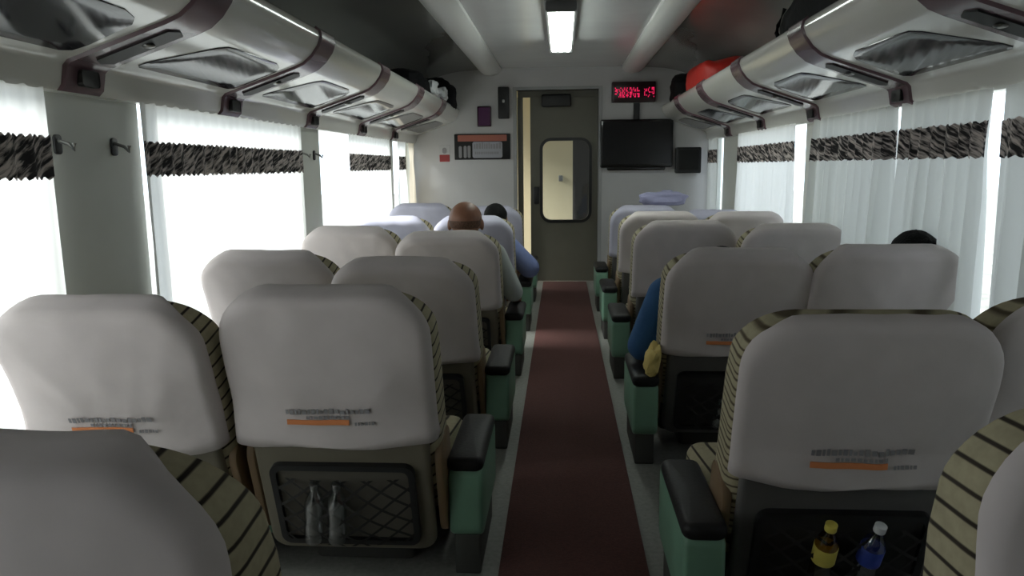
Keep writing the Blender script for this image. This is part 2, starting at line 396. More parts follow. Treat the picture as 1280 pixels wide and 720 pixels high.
# ------------------------------------------------------------------ luggage racks
def rack_under(X):
    a = abs(X)
    return [(a,1.445),(a-.035,1.447),(a-.05,1.465),(a-.06,1.52),(a-.075,1.536),(a-.10,1.545),(a-.19,1.5755),(a-.29,1.6095),(a-.38,1.640),(a-.425,1.659),(a-.462,1.69),(a-.492,1.73),(a-.505,1.765),(a-.50,1.787),(a-.485,1.80)]
def rack(side, s, X):
    t = thing('luggage_rack', 'long glossy white overhead luggage rack along the %s wall above the windows' % side, 'luggage rack', (0,0,0), group=None)
    u = rack_under(X); a = abs(X)
    inner = [(a-.465,1.79),(a-.45,1.75),(a-.40,1.715),(a-.30,1.70),(a,1.68)]
    loop = [(s*x,z) for x,z in u+inner]
    MB().loft([[(x,Y0+.01,z) for x,z in loop],[(x,Y1-.005,z) for x,z in loop]], True, True, True).build('rack_body', M['rack'], t)
    yb = [.14,1.25,2.36,3.44,4.58,5.74,6.86] if s < 0 else [.08,1.19,2.32,3.46,4.61,5.77,6.90]
    w = .105
    for k, y in enumerate(yb):
        # curved mauve band following the underside
        out = inset([(s*x,z) for x,z in u] + [(s*(a+.2),1.9)], -.010 if True else 0)[:len(u)]
        base = [(s*x,z) for x,z in u]
        # make sure the offset goes below the rack
        if out[7][1] > base[7][1]: out = inset(base + [(s*(a+.2),1.9)], .010)[:len(u)]
        out = out[1:]; base = base[1:]
        out[0] = (base[0][0] - s*.008, base[0][1] - .001)
        rings = []
        for yy, ins in ((y-w,0),(y-w+.008,1),(y+w-.008,1),(y+w,0)):
            rings.append([( (o_ if ins else b_)[0], yy, (o_ if ins else b_)[1]) for o_, b_ in zip(out, base)])
        br = MB().loft(rings, False).build('bracket', M['bracket'], t)
        # dark inset plate on the sloping part, with a small lamp
        def sl(d):   # point on slope at distance d from the wall
            for (x0,z0),(x1,z1) in zip(u[5:], u[6:]):
                if x1 <= a-d <= x0: return z0 + (z1-z0)*(x0-(a-d))/(x0-x1)
        pts = [(.13,-.045),(.36,-.045),(.375,0),(.36,.045),(.13,.045),(.115,0)]
        vs = [(s*(a-d), y+e, sl(d)-.0165) for d,e in pts] + [(s*(a-d), y+e, sl(d)-.004) for d,e in pts]
        n = len(pts)
        pl = MB().add(vs, [tuple(range(n)), tuple(range(2*n-1,n-1,-1))] + [(i,(i+1)%n,n+(i+1)%n,n+i) for i in range(n)]).build('lamp_plate', M['darkinset'], br)
        MB().ball((s*(a-.27), y, sl(.27)-.017), (.022,.022,.008), 12, 6).build('reading_lamp', M['metal'], br)
        MB().slab(rrect(y-.045,1.465,y+.045,1.515,.012), s*(a-.078), s*(a-.058), .003, 2, 0, 'x').build('lip_plate', M['darkinset'], br)
        # smoked window panel in the underside between two brackets
        if k < len(yb)-1 or True:
            ya, yc = y + .19, min(y + .96, Y1-.12)
            o2 = [(.12,ya+.02),(.13,ya),(.16,ya+.005),(.34,ya+.14),(.365,ya+.18),(.37,ya+.24),(.37,yc-.14),(.35,yc-.06),(.32,yc-.02),(.17,yc),(.13,yc-.01),(.115,yc-.05)]
            vs = []
            fine = []
            for i in range(len(o2)):
                p, q = o2[i], o2[(i+1)%len(o2)]
                fine += [(p[0]+(q[0]-p[0])*j/4, p[1]+(q[1]-p[1])*j/4) for j in range(4)]
            n = len(fine)
            rings = []
            for sc_, dz in ((1.0,-.002),(1.0,.003),(.99,.0035)):
                cd = sum(p[0] for p in fine)/n; cy = sum(p[1] for p in fine)/n
                rings.append([(s*(a-(cd+(d-cd)*sc_)), cy+(e-cy)*sc_, sl(cd+(d-cd)*sc_)-dz) for d,e in fine])
            # inner rings so that the plate follows the slope
            for sc_ in (.7,.4,.1):
                rings.append([(s*(a-(cd+(d-cd)*sc_)), cy+(e-cy)*sc_, sl(cd+(d-cd)*sc_)-.0035) for d,e in fine])
            MB().loft(rings, True, True, True).build('smoked_panel', M['smoked'], t)
    return t
rack('left', -1, XL); rack('right', 1, XR)

# ------------------------------------------------------------------ ceiling lamp
lamp = thing('ceiling_light', 'bright ceiling light with three white tubes above the aisle', 'ceiling light', (.0,4.55,2.18))
MB().slab(rrect(-.10,-.03,.10,1.70,.02), -.05, -.001, .012, 3, 0, 'z').build('housing', M['housing'], lamp)
for x in (-.052,0,.052):
    MB().tube([(x,.03,-.075),(x,.05,-.075),(x,1.63,-.075),(x,1.65,-.075)], [.016,.025,.025,.016], 14).build('lamp_tube', M['tube'], lamp)
for y in (0,1.65): MB().slab(rrect(-.09,-.105,.09,-.045,.015), y-.01, y+.03, .006).build('end_cap', M['housing'], lamp)

# ------------------------------------------------------------------ curtains
def curtain(side, ya, yb, label, top=1.455, bot=.42, pleat=.085, band=True, m='curtain', drift=0.0, pinch=0.0, band_z=(1.19,1.31), amp=.018, seed=0):
    s, X = (-1,XL) if side == 'L' else (1,XR)
    xc = X - s*(.036 if side == 'L' else .05)
    t = thing('curtain', label, 'curtain', (0,0,0))
    rows = 22; L = yb-ya; n = max(12, int(L/pleat*10))
    def pt(u, z, off=0):
        h = (top-z)/(top-bot)
        # gathered at the band, hanging away from it
        g = 1 - pinch*math.exp(-((z-1.25)/.12)**2)
        y = ya + L*(.5+(u-.5)*g) + drift*max(0,h-.25)*(u)
        ph = u*L/pleat*2*math.pi
        A = amp*(.25+.75*min(1,h*1.6))*(.8+.5*noise.noise(Vector((u*L*3, seed, z*.6))))
        w = A*math.sin(ph + 1.4*noise.noise(Vector((u*L*2.2, seed*2.7, 0)))) + .25*A*math.sin(2.3*ph+seed)
        return (xc - s*off + w, y, z)
    rings = [[pt(i/n, top+(bot-top)*k/rows) for i in range(n+1)] for k in range(rows+1)]
    MB().loft(rings, False).build('curtain_cloth', M[m], t)
    if band:
        zt, zb = band_z[1], band_z[0]
        rr = []
        for k in range(5):
            z = zt+(zb-zt)*k/4
            rr.append([(lambda p: (p[0], p[1], p[2] + (.006*math.sin(i*1.9) if k in (0,4) else 0)))(pt(i/n, z, .005)) for i in range(n+1)])
        back = [[(x+s*.003,y,z) for x,y,z in r] for r in rr[::-1]]
        MB().loft(rr+back, False).build('patterned_band', M['band'], t)
    return t
curtain('L', -.30, 2.19, 'white pleated curtain at the left edge of the photo beside the first pillar', seed=1)
curtain('L', 2.70, 4.41, 'wide bright white curtain with dark patterned band between the two left pillars', seed=2)
curtain('L', 5.42, 6.76, 'white curtain half drawn over the third left window beyond the grey pillar', seed=3)
curtain('L', 7.05, 7.42, 'narrow gathered curtain at the far left window next to the end wall', seed=4, pinch=.35)
curtain('L', 7.56, 7.86, 'cream gathered curtain in the far left corner by the end wall', seed=5, pinch=.4, m='curtainp', band=False)
BZ = (1.225,1.345)
curtain('R', 2.745, 3.44, 'grey white pleated curtain nearest on the right with dark band, beside the bright slit', seed=6, band_z=BZ, amp=.044, pleat=.10, m='curtainr', pinch=.04)
curtain('R', 3.49, 4.60, 'pleated white curtain on the right behind the black haired passenger', seed=7, band_z=BZ, amp=.044, pleat=.11, m='curtainr')
curtain('R', 4.97, 6.54, 'blue white curtain with dark band at the third right window beyond the pillar', seed=8, band_z=BZ, amp=.024, pleat=.11)
curtain('R', 7.38, 7.80, 'narrow curtain at the far right window beside the black wall speaker', seed=9, band_z=BZ, m='curtainr')
curtain('R', .34, 2.68, 'edge of a curtain cut by the right border of the photo', seed=10, band_z=BZ, m='curtainr', amp=.03, pleat=.12)

# coat hooks on the left pillars
def hook(x, y, z, s, label):
    t = thing('coat_hook', label, 'coat hook', (x,y,z), group='coat hooks on the left pillars')
    MB().slab(rrect(-.018,-.03,.018,.03,.012), 0, s*.008, .003, 2, 0, 'x').build('hook_plate', M['black'], t)
    MB().tube([(s*.006,0,.012),(s*.04,0,.0),(s*.055,0,-.016),(s*.058,.0,.004)], [.006,.006,.006,.007], 8).build('hook_arm', M['metal'], t)
for y, lab in ((2.28,'small dark coat hook on the first left pillar, the nearer of its two'), (2.58,'small dark coat hook on the first left pillar, farther of its two, beside the curtain'),
               (4.50,'tiny coat hook on the second left pillar, nearer of the pair'), (4.74,'tiny coat hook on the second left pillar, farther of the pair')):
    hook(XL, y, 1.29, 1, lab)

# ------------------------------------------------------------------ seats
PZ = .30                 # pivot height of the backrest
HW, BT, BL = .278, .165, .625
def body_outline(grow=0, z0=0.0):
    return rrect(-HW-grow, z0, HW+grow, BL+grow, .122+grow, 9, .03)
def upper_path(grow, z0, top=BL, hw=HW):
    """open path from lower left up over the top to lower right"""
    r = .125; h = hw+grow; zt = top+grow; pts = []
    m = 8
    for k in range(m): pts.append((-h, z0 + (zt-r-z0)*k/m))
    for k in range(9): a = R(180-90*k/8); pts.append((-h+r+r*math.cos(a), zt-r+r*math.sin(a)))
    for k in range(1,10): pts.append((-h+r + (2*h-2*r)*k/10, zt))
    for k in range(9): a = R(90-90*k/8); pts.append((h-r+r*math.cos(a), zt-r+r*math.sin(a)))
    for k in range(1,m+1): pts.append((h, zt-r - (zt-r-z0)*k/m))
    return pts
def flare(z, zb):
    h = max(0, 1-(z-zb)/.11); return .020*h*h*(3-2*h)
def make_cover(name, m, parent, wrap, side_wrap, zb, top, seed, hw=HW):
    """cloth over the rear face; wrap = how far it reaches over the top"""
    path = upper_path(.010, zb, top, hw); n = len(path)
    nz = []
    for i in range(n):
        a, c = path[max(0,i-1)], path[min(n-1,i+1)]
        e = Vector((c[0]-a[0], c[1]-a[1])); e.normalize(); nz.append(max(0, e.x))
    yr = -BT/2 - .014
    dep = [side_wrap + (wrap-side_wrap)*(v**8) +   .003*noise.noise(Vector((i*.35,seed,0))) for i, v in enumerate(nz)]
    cx, cz = 0, zb
    rings = []
    rb = .03
    for k in range(4):          # from the front lip back
        t = k/3
        rings.append([(x, yr+rb + max(0,(dep[i]-rb))*(1-t), z) for i,(x,z) in enumerate(path)])
    for k in range(1,6):        # rounded rear edge
        a = k/5*math.pi/2; ins = rb*(1-math.cos(a))
        rings.append([(x*(1-ins/HW), yr+rb*(1-math.sin(a)), zb+(z-zb)*(1-ins/(BL-zb))) for x,z in path])
    base = rings[-1]
    for k in range(1,9):
        q = 1-k/9
        rings.append([(p[0]*q, yr - .022*(1-q**2.2), zb+(p[2]-zb)*q) for p in base])
    out = []
    for r in rings:
        o = []
        for x,y,z in r:
            v = Vector((x*6, z*6, seed*5.3)); w = .007*noise.noise(v) + .0045*noise.noise(v*2.7)
            fold = .005*math.sin((x+z*.9)*46+seed)*max(0,noise.noise(Vector((x*5,z*5,seed*2.1+9))))
            hem = max(0, 1-(z-zb)/.05)
            o.append((x*(1+.012*hem), y - w - fold - flare(z,zb)*(y<-BT/2+.03), z + .006*hem*math.sin(x*19+seed)))
        out.append(o)
    o = MB().loft(out, False, False, True).build(name, m, parent)
    md = o.modifiers.new('thick','SOLIDIFY'); md.thickness = .003; md.offset = 1
    # printed marks low on the rear: illegible grey lettering over an orange bar
    zs = zb + (.078 if seed < 12 else .062)
    def onrear(x, z):
        q = 1 - min(abs(x)/HW, .9)
        ycap = yr - .022*(1-max(abs(x)/(HW-.0), (z-zb)/(BL-zb))**2.2)
        v = Vector((x*6, z*6, seed*5.3)); w = .007*noise.noise(v) + .0045*noise.noise(v*2.7)
        fold = .005*math.sin((x+z*.9)*46+seed)*max(0,noise.noise(Vector((x*5,z*5,seed*2.1+9))))
        hem = max(0, 1-(z-zb)/.05)
        return (x, ycap - w - fold - flare(z,zb) - .0095, z)
    def strip(x0, x1, z0, z1, nx):
        up = [onrear(x0+(x1-x0)*i/nx, z1) for i in range(nx+1)]; dn = [onrear(x0+(x1-x0)*i/nx, z0) for i in range(nx+1)]
        bk = [(x,y+.0015,z) for x,y,z in dn]; bu = [(x,y+.0015,z) for x,y,z in up]
        return [up, dn, bk, bu, up]
    MB().loft(strip(-.115,.055,zs-.004,zs+.010,14), False).build('orange_bar', M['orange'], o)
    tx = MB(); rnd = random.Random(3)
    x = -.115
    while x < .115:
        w_ = rnd.uniform(.005,.013); zt_ = zs+.040+rnd.uniform(-.003,.004)
        tx.loft(strip(x, x+w_, zs+.026+rnd.uniform(0,.003), zt_, 2), False); x += w_+.004
    x = -.06
    while x < .05:
        w_ = rnd.uniform(.004,.010); tx.loft(strip(x, x+w_, zs+.0135, zs+.021, 2), False); x += w_+.004
    x = .07
    while x < .115:
        w_ = rnd.uniform(.004,.008); tx.loft(strip(x, x+w_, zs-.006, zs+.002, 2), False); x += w_+.003
    tx.build('grey_lettering', M['greyprint'], o)
    return o

def make_seat(side, covers):
    """one reclining seat; side -1 = left pair, +1 = right pair. Returns an Empty with all its parts"""
    t = thing('train_seat', None, 'seat')
    lean = []
    fab = M['fabL'] if side < 0 else M['fabR']
    shell = M['shell'] if side < 0 else M['shelld']
    bk = MB().slab(body_outline(), -BT/2, BT/2, .045, 5, .012)
    bk.v = [(x, y if y < 0 else y - .105*max(0,min(1,(z-.40)/.22))**1.6*(y/(BT/2)), z) for x,y,z in bk.v]
    bk.build('backrest', fab, t, loc=(0,0,PZ))
    for sx in (-1, 1):
        q = MB().slab(rrect(-BT/2-.005,-.15,BT/2-.02,.17,.05), min(sx*(HW-.02),sx*(HW+.004)), max(sx*(HW-.02),sx*(HW+.004)), .006, 2, 0, 'x').build('side_panel', M['brown'], t, loc=(0,0,PZ))
        q['label'] = 'brown lower side panel'
    # rear shell: rounded panel with a framed net pocket
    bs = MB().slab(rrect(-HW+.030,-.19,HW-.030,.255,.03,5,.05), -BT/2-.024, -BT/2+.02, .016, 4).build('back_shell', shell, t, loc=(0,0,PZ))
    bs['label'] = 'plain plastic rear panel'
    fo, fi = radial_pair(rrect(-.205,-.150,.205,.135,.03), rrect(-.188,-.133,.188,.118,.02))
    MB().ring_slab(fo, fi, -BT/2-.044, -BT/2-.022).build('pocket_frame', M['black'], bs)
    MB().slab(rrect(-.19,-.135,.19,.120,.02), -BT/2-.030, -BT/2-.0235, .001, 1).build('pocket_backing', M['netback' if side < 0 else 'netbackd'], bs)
    # bulging net
    rings = []
    for k in range(9):
        z = -.132 + .227*k/8
        rings.append([(-.19+.38*i/12, -BT/2-.042 - .042*math.sin(math.pi*i/12)*(.35+.65*math.sin(math.pi*min(1,(k+1.5)/9))), z) for i in range(13)])
    MB().loft(rings, False).build('pocket_net', M['net'], bs)
    # cushion with its front roll
    MB().slab(rrect(-HW+.004,-.03,HW-.004,.50,.05), .20, .335, .045, 5, .014, 'z').build('cushion', fab, t)
    MB().slab(rrect(-HW+.02,.0,HW-.02,.46,.03), .09, .215, .015, 3, 0, 'z').build('seat_pan', M['basem'], t)
    MB().slab(rrect(-.16,.06,.16,.38,.03), 0, .10, .01, 2, 0, 'z').build('pedestal', M['basem'], t)
    return t

def add_aisle_arm(t, xo, back):
    """console at the aisle side: mint panel, dark foot, black pad"""
    s = 1 if xo > 0 else -1
    x0, x1 = sorted((xo, xo + s*.10))
    a = MB().slab(rrect(back,.125,back+.46,.345,.03,5,.05), x0, x1, .014, 3, 0, 'x').build('aisle_armrest', M['green'], t)
    MB().slab(rrect(back+.03,.0,back+.42,.135,.01), x0+.012, x1-.012, .005, 2, 0, 'x').build('armrest_foot', M['basem'], a)
    MB().slab(rrect(x0-.004,back-.006,x1+.004,back+.42,.028), .335, .378, .018, 4, .004, 'z').build('armrest_pad', M['pad'], a)

def add_mid_arm(t, xc, back):
    a = MB().slab(rrect(back+.02,.10,back+.42,.32,.03), xc-.018, xc+.018, .01, 3, 0, 'x').build('middle_armrest', M['green'], t)
    MB().slab(rrect(xc-.027,back,xc+.027,back+.40,.02), .31, .345, .012, 3, .003, 'z').build('armrest_pad', M['pad'], a)

# templates: aisle and window seats of either side
seat_count = 0
tmpl = {}
def seat(side, col, X, Ytop, ztop, label, cover='white', wrap=.14, sw=.045, drop=0.0, seed=1):
    zb = .205 if side < 0 else .225
    """Ytop / ztop: where the upper rear edge of the backrest stands"""
    Lr = BL
    # lean so that the top reaches ztop
    best = min((abs(PZ + Lr*math.cos(R(a)) + BT*.5*math.sin(R(a))*.2 - ztop), a) for a in [k*.5 for k in range(0,81)])[1]
    a = R(best)
    yp = Ytop + Lr*math.sin(a) + BT/2*math.cos(a)
    key = (side, col)
    if key not in tmpl:
        t = make_seat(side, None)
        if col == 'aisle':
            add_aisle_arm(t, -side*(HW+.006), -.05 if side < 0 else -.20)
            add_mid_arm(t, side*(HW+.004), -.02)
        tmpl[key] = t
    else:
        src = tmpl[key]
        t = src.copy(); COL.objects.link(t)
        for ch in src.children:
            if ch.name.startswith('seat_cover'): continue
            copy_tree(ch, t)
    t.location = (X, yp, 0)
    t['label'] = label; t['group'] = 'reclining seats of the coach'; t['category'] = 'seat'
    cv = make_cover('seat_cover', M['cover'] if cover == 'white' else M['coverl'], t, wrap, sw, zb, BL-drop, seed, HW-.009)
    cv.location = (-.009 if side < 0 else .006,0,PZ)
    if side > 0 and seed > 12:
        for ch in t.children:
            if ch.name.split('.')[0] == 'backrest':
                ch.material_slots[0].link = 'OBJECT'; ch.material_slots[0].material = M['fabB']
    for ch in t.children:
        if ch.name.split('.')[0] in ('backrest','back_shell','seat_cover','side_panel'):
            ch.rotation_euler = (a,0,0)
        ch_n = ch.name.split('.')[0]
    t['lean'] = best
    del t['lean']
    return t, a

XWL, XAL, XAR, XWR = -1.195, -.605, .672, 1.212
SEATS = [
 (-1,'aisle', -.635, 0.72, 0.915, 'nearest seat at the lower left corner, cut by the frame, striped tan side showing', 'white', 0.095, 0.03, 0, 1),
 (-1,'window',XWL, 1.83, 0.888, 'white covered seat by the left window, second row, orange bar and bright window beside it', 'white', 0.095, .04, 0, 2),
 (-1,'aisle', -.613, 1.89, 0.902, 'left aisle seat in second row with silvery bottle in its rear pocket', 'white', 0.095, .045, 0, 3),
 (-1,'window',XWL, 3.0, 0.877, 'white covered seat by the left window, third row from the camera', 'white', 0.095, .04, 0, 4),
 (-1,'aisle', XAL, 2.84, 0.868, 'left aisle seat in third row, more reclined than its neighbour', 'white', 0.095, .045, 0, 5),
 (-1,'window',XWL, 4.25, 0.88, 'white covered seat by the left window, fourth row from the camera', 'white', 0.095, .04, 0, 6),
 (-1,'aisle', XAL, 4.02, 0.872, 'left aisle seat just behind the bald man, grey sleeve on its armrest', 'white', 0.095, .045, 0, 7),
 (-1,'window',XWL, 5.35, 0.868, 'small lilac white seat cover by the left window, fifth row', 'lilac', 0.095, .04, 0, 8),
 (-1,'aisle', XAL, 5.25, 0.872, 'left aisle seat in fifth row, occupied by passenger in slate blue shirt', 'lilac', 0.095, .045, 0, 9),
 (-1,'window',XWL, 6.52, 0.9, 'lilac seat by the left window in front row facing the end wall', 'lilac', 0.095, .04, 0, 10),
 (-1,'aisle', XAL, 6.5, 0.875, 'left aisle seat in front row, beside the door strip of light', 'lilac', 0.095, .045, 0, 11),
 ( 1,'aisle', .765, 0.86, 0.94, 'nearest seat at the lower right corner, tan striped fabric with dark lines', 'white', 0.045, 0.02, 0.01, 12),
 ( 1,'aisle', XAR, 1.64, 0.90, 'large right aisle seat in second row with yellow and blue bottles in its pocket', 'white', 0.05, 0.02, 0.005, 13),
 ( 1,'window',XWR, 1.70, 0.915, 'seat at right window cut by the frame, tan fabric shoulder showing', 'white', 0.05, 0.02, 0.006, 14),
 ( 1,'aisle', XAR, 2.89, 0.892, 'right aisle seat in third row with blue sleeve and yellow cloth at its left', 'white', 0.095, 0.025, 0, 15),
 ( 1,'window',XWR, 2.86, 0.903, 'right window seat in third row with black hair above its top', 'white', 0.095, .04, 0, 16),
 ( 1,'aisle', XAR, 4.2, 0.902, 'right aisle seat in fourth row, blue sleeve overlapping its lower edge', 'white', 0.095, 0.025, 0, 17),
 ( 1,'window',XWR, 4.02, 0.897, 'right window seat in fourth row, in front of the second curtain', 'white', 0.095, .04, 0, 18),
 ( 1,'aisle', XAR, 5.2, 0.895, 'right aisle seat in fifth row, mostly hidden behind a nearer seat', 'white', 0.095, 0.025, 0, 19),
 ( 1,'window',XWR, 5.12, 0.895, 'right window seat in fifth row, small grey white top showing', 'white', 0.095, .04, 0, 20),
 ( 1,'aisle', XAR, 6.22, 0.885, 'right aisle seat in front row with lilac jacket on top', 'lilac', 0.095, .04, 0, 21),
 ( 1,'window',XWR, 6.22, 0.85, 'right window seat in front row below the wall speaker', 'lilac', 0.095, .04, 0, 22),
]
placed = []
for sd in SEATS: placed.append(seat(*sd))

def pocket_point(i, x, z, off):
    """world point in the rear pocket of seat i"""
    t, a = placed[i]
    p = Matrix.Rotation(a,3,'X') @ Vector((x, -BT/2-.031-off, z))
    return Vector(t.location) + Vector((0,0,PZ)) + p, a

# bottles in the pockets
def bottle(i, x, z, tilt, label, r=.027, h=.20, liquid='clear', lab=None, cap='labelw'):
    p, a = pocket_point(i, x, z, r+.003)
    t = thing('bottle', label, 'bottle', p, (a, tilt, 0))
    k = h/.20
    MB().lathe([(.004,.0),(r*.9,.002),(r,.012*k),(r,.06*k),(r*.93,.075*k),(r,.09*k),(r,.135*k),(r*.8,.155*k),(r*.45,.172*k),(r*.42,.182*k)]).build('bottle_body', M[liquid], t)
    MB().lathe([(r*.5,.180*k),(r*.52,.182*k),(r*.52,.198*k),(r*.4,.2*k)]).build('bottle_cap', M[cap], t)
    if lab: MB().lathe([(r+.0006,.085*k),(r+.0012,.087*k),(r+.0012,.130*k),(r+.0006,.132*k)]).build('bottle_label', M[lab], t)
bottle(2, -.105, -.120, R(9), 'clear plastic bottle at the left in left second row pocket', h=.215, cap='clear')
bottle(2, -.035, -.120, R(7), 'crinkled clear bottle to the right in left second row pocket', h=.215, cap='clear')
bottle(12, -.045, -.075, R(2), 'bottle with yellow label in the right second row seat pocket', liquid='amber', lab='labely', cap='labely')
bottle(12, .055, -.075, R(6), 'bottle with blue label and white cap in right second row pocket', liquid='clear', lab='labelb', cap='labelw')
bottle(14, -.04, -.120, R(12), 'small shiny clear bottle in the right third row pocket', r=.022, h=.18)

# ------------------------------------------------------------------ things on the end wall
Yw = Y1 - .001
t = thing('television', 'black flat television screen hanging on the end wall right of the door', 'television', (.75,Yw,1.42))
MB().slab(rrect(-.36,-.235,.36,.24,.02), -.075, -.03, .01, 3).build('screen_case', M['tv'], t)
MB().slab(rrect(-.335,-.20,.335,.215,.006), -.0775, -.074, .001, 1).build('screen', M['tv'], t)
MB().slab(rrect(-.29,-.262,.29,-.225,.015), -.07, -.035, .008, 2).build('lower_trim', M['tv'], t)
MB().box((-.03,-.03,-.1),(.03,0,.40)).build('wall_mount', M['black'], t)
t = thing('led_display', 'dark display board glowing with red characters above the television', 'display', (.717,Yw,1.925))
MB().slab(rrect(-.215,-.10,.215,.10,.012), -.06, 0, .006, 2).build('display_case', M['ledback'], t)
rnd = random.Random(5); b = MB(); x = -.185
while x < .185:
    if not (.055 < x < .085):
        for zz in range(7):
            for xx in range(3):
                if rnd.random() < .55: b.box((x+xx*.009,-.0635,-.052+zz*.014),(x+xx*.009+.0075,-.0595,-.052+zz*.014+.011))
    x += .036
fs = b.f; c0 = MB(); c1 = MB(); c0.v = c1.v = b.v
for c, lo in ((c0, True), (c1, False)):
    q = MB()
    for i in range(0, len(b.v), 8):
        if (b.v[i][0] < .07) == lo: q.add(b.v[i:i+8], [(3,2,1,0),(4,5,6,7),(0,1,5,4),(1,2,6,5),(2,3,7,6),(3,0,4,7)])
    q.build('red_characters', M['led'], t, smooth=False)
t = thing('wall_speaker', 'square black speaker on the end wall right of the television', 'speaker', (1.265,Yw,1.255))
MB().slab(rrect(-.125,-.13,.125,.125,.015), -.09, 0, .012, 3).build('speaker_case', M['black'], t)
MB().slab(rrect(-.10,-.10,.10,.10,.01), -.096, -.088, .003, 2).build('speaker_grille', M['darkinset'], t)
t = thing('speaker_box', 'tall narrow black box high on the end wall left of the door', 'speaker', (-.575,Yw,1.84))
MB().slab(rrect(-.055,-.155,.055,.155,.01), -.07, 0, .008, 3).build('box_case', M['black'], t)
MB().slab(rrect(-.012,-.0,.012,.03,.008), -.074, -.068, .002, 2).build('indicator', M['metal'], t)
t = thing('purple_sign', 'small dark purple display above the banner on the end wall', 'display', (-.775,Yw,1.71))
MB().slab(rrect(-.07,-.10,.07,.10,.008), -.03, 0, .004, 2).build('sign_case', M['ledback'], t)
MB().slab(rrect(-.058,-.088,.058,.088,.004), -.032, -.029, .001, 1).build('sign_face', M['purple'], t)
t = thing('banner_sign', 'wide dark banner with salmon strip and pale panel on the end wall', 'sign', (-.80,Yw,1.41))
MB().slab(rrect(-.285,-.128,.285,.128,.006), -.02, 0, .003, 2).build('sign_board', M['darkinset'], t)
MB().slab(rrect(-.25,.055,.25,.118,.006), -.023, -.019, .001, 1).build('salmon_strip', M['salmon'], t)
MB().slab(rrect(-.10,-.112,.205,.050,.02), -.023, -.019, .001, 1).build('pale_panel', M['paleprint'], t)
b = MB(); x = -.085
while x < .18:
    w_ = rnd.uniform(.012,.028); b.box((x,-.0245,-.02),(x+w_,-.0225,.035+rnd.uniform(-.01,.01))); x += w_+.008
x = -.075
while x < .17:
    w_ = rnd.uniform(.008,.016); b.box((x,-.0245,-.075),(x+w_,-.0225,-.05)); x += w_+.006
b.build('grey_lettering', M['greyprint'], t, smooth=False)
b = MB()
for x in (-.225,-.175,-.135): b.slab(rrect(x-.016,-.11,x+.016,.02+x*.05,.014), -.023, -.0195, .001, 1)
b.build('pictured_figures', M['greyprint'], t)
t = thing('warning_sticker', 'small red and white sticker on the end wall left of the banner', 'sticker', (-1.19,Yw,1.345))
MB().slab(rrect(-.055,-.085,.055,.085,.006), -.004, 0, .001, 1).build('sticker_sheet', M['endwall'], t)
MB().slab(rrect(-.052,-.082,.052,-.01,.006), -.006, -.0035, .001, 1).build('red_panel', M['redprint'], t)
MB().slab(rrect(-.022,.0,.022,.06,.02), -.006, -.0035, .001, 1).build('pictogram', M['greyprint'], t)

# ------------------------------------------------------------------ luggage
def lump(mb, c, r, wob, seed, sq=.6):
    """soft box-like bundle"""
    nu, nv = 28, 18; rings = []
    for i in range(nv+1):
        t = -math.pi/2 + math.pi*(i+.002)/(nv+.004); ring = []
        for k in range(nu):
            a = 2*math.pi*k/nu
            f = lambda v: math.copysign(abs(v)**sq, v)
            d = Vector((f(math.cos(t))*f(math.cos(a)), f(math.cos(t))*f(math.sin(a)), f(math.sin(t))))
            w = 1 + wob*noise.noise(d*1.6 + Vector((seed*3.1, seed*1.3, 0))) + wob*.35*noise.noise(d*4.5 + Vector((seed, 0, seed*2)))
            ring.append((c[0]+d.x*r[0]*w, c[1]+d.y*r[1]*w, max(c[2]+d.z*r[2]*w, c[2]-r[2])))
        rings.append(ring)
    return mb.loft(rings, True, True, True)
def bag(name, loc, r, m, label, cat, seed, s, handle=True, wob=.16):
    t = thing(name, label, cat, loc)
    lump(MB(), (0,0,r[2]), r, wob, seed).build('bag_body', M[m], t)
    if handle:
        MB().tube([(0,-r[1]*.4,r[2]*1.9),(0,-r[1]*.35,r[2]*2.25),(0,0,r[2]*2.4),(0,r[1]*.35,r[2]*2.25),(0,r[1]*.4,r[2]*1.9)], .014, 8).build('bag_handle', M['bagblack'], t)
        MB().tube([(-s*r[0]*.98,r[1]*.55,r[2]*1.5),(-s*(r[0]+.02),r[1]*.58,r[2]*1.0),(-s*(r[0]+.03),r[1]*.55,r[2]*.75),(-s*(r[0]+.02),r[1]*.5,r[2]*.5)], .010, 8).build('bag_strap', M['bagblack'], t)
    return t
ZR = 1.705
bag('duffel_bag', (1.235,3.52,ZR), (.195,.55,.147), 'bagblack', 'big black bag on the right luggage rack nearest the camera', 'bag', 1, 1)
bag('duffel_bag', (1.22,6.30,ZR), (.20,.46,.15), 'bagred', 'bright red bag on the right luggage rack', 'bag', 2, 1, False)
bag('backpack', (1.18,7.15,ZR), (.19,.28,.15), 'bagblack', 'small black bag beyond the red bag on the right rack', 'bag', 3, 1, False)
bag('duffel_bag', (-1.25,6.15,ZR), (.20,.34,.125), 'bagblack', 'black bag on the left rack behind white plastic', 'bag', 4, -1, False)
bag('backpack', (-1.21,7.45,ZR), (.20,.30,.16), 'bagblack', 'rounded black backpack at the far end of the left rack', 'bag', 5, -1, False)
bag('plastic_bag', (-1.065,6.45,ZR+.085), (.055,.10,.06), 'plastic', 'crumpled white plastic bag on the left rack edge', 'plastic bag', 6, -1, False, .4)
bag('plastic_bag', (-1.065,6.95,ZR+.085), (.05,.09,.055), 'plastic', 'smaller white plastic bag beside the far backpack, left rack', 'plastic bag', 7, -1, False, .4)

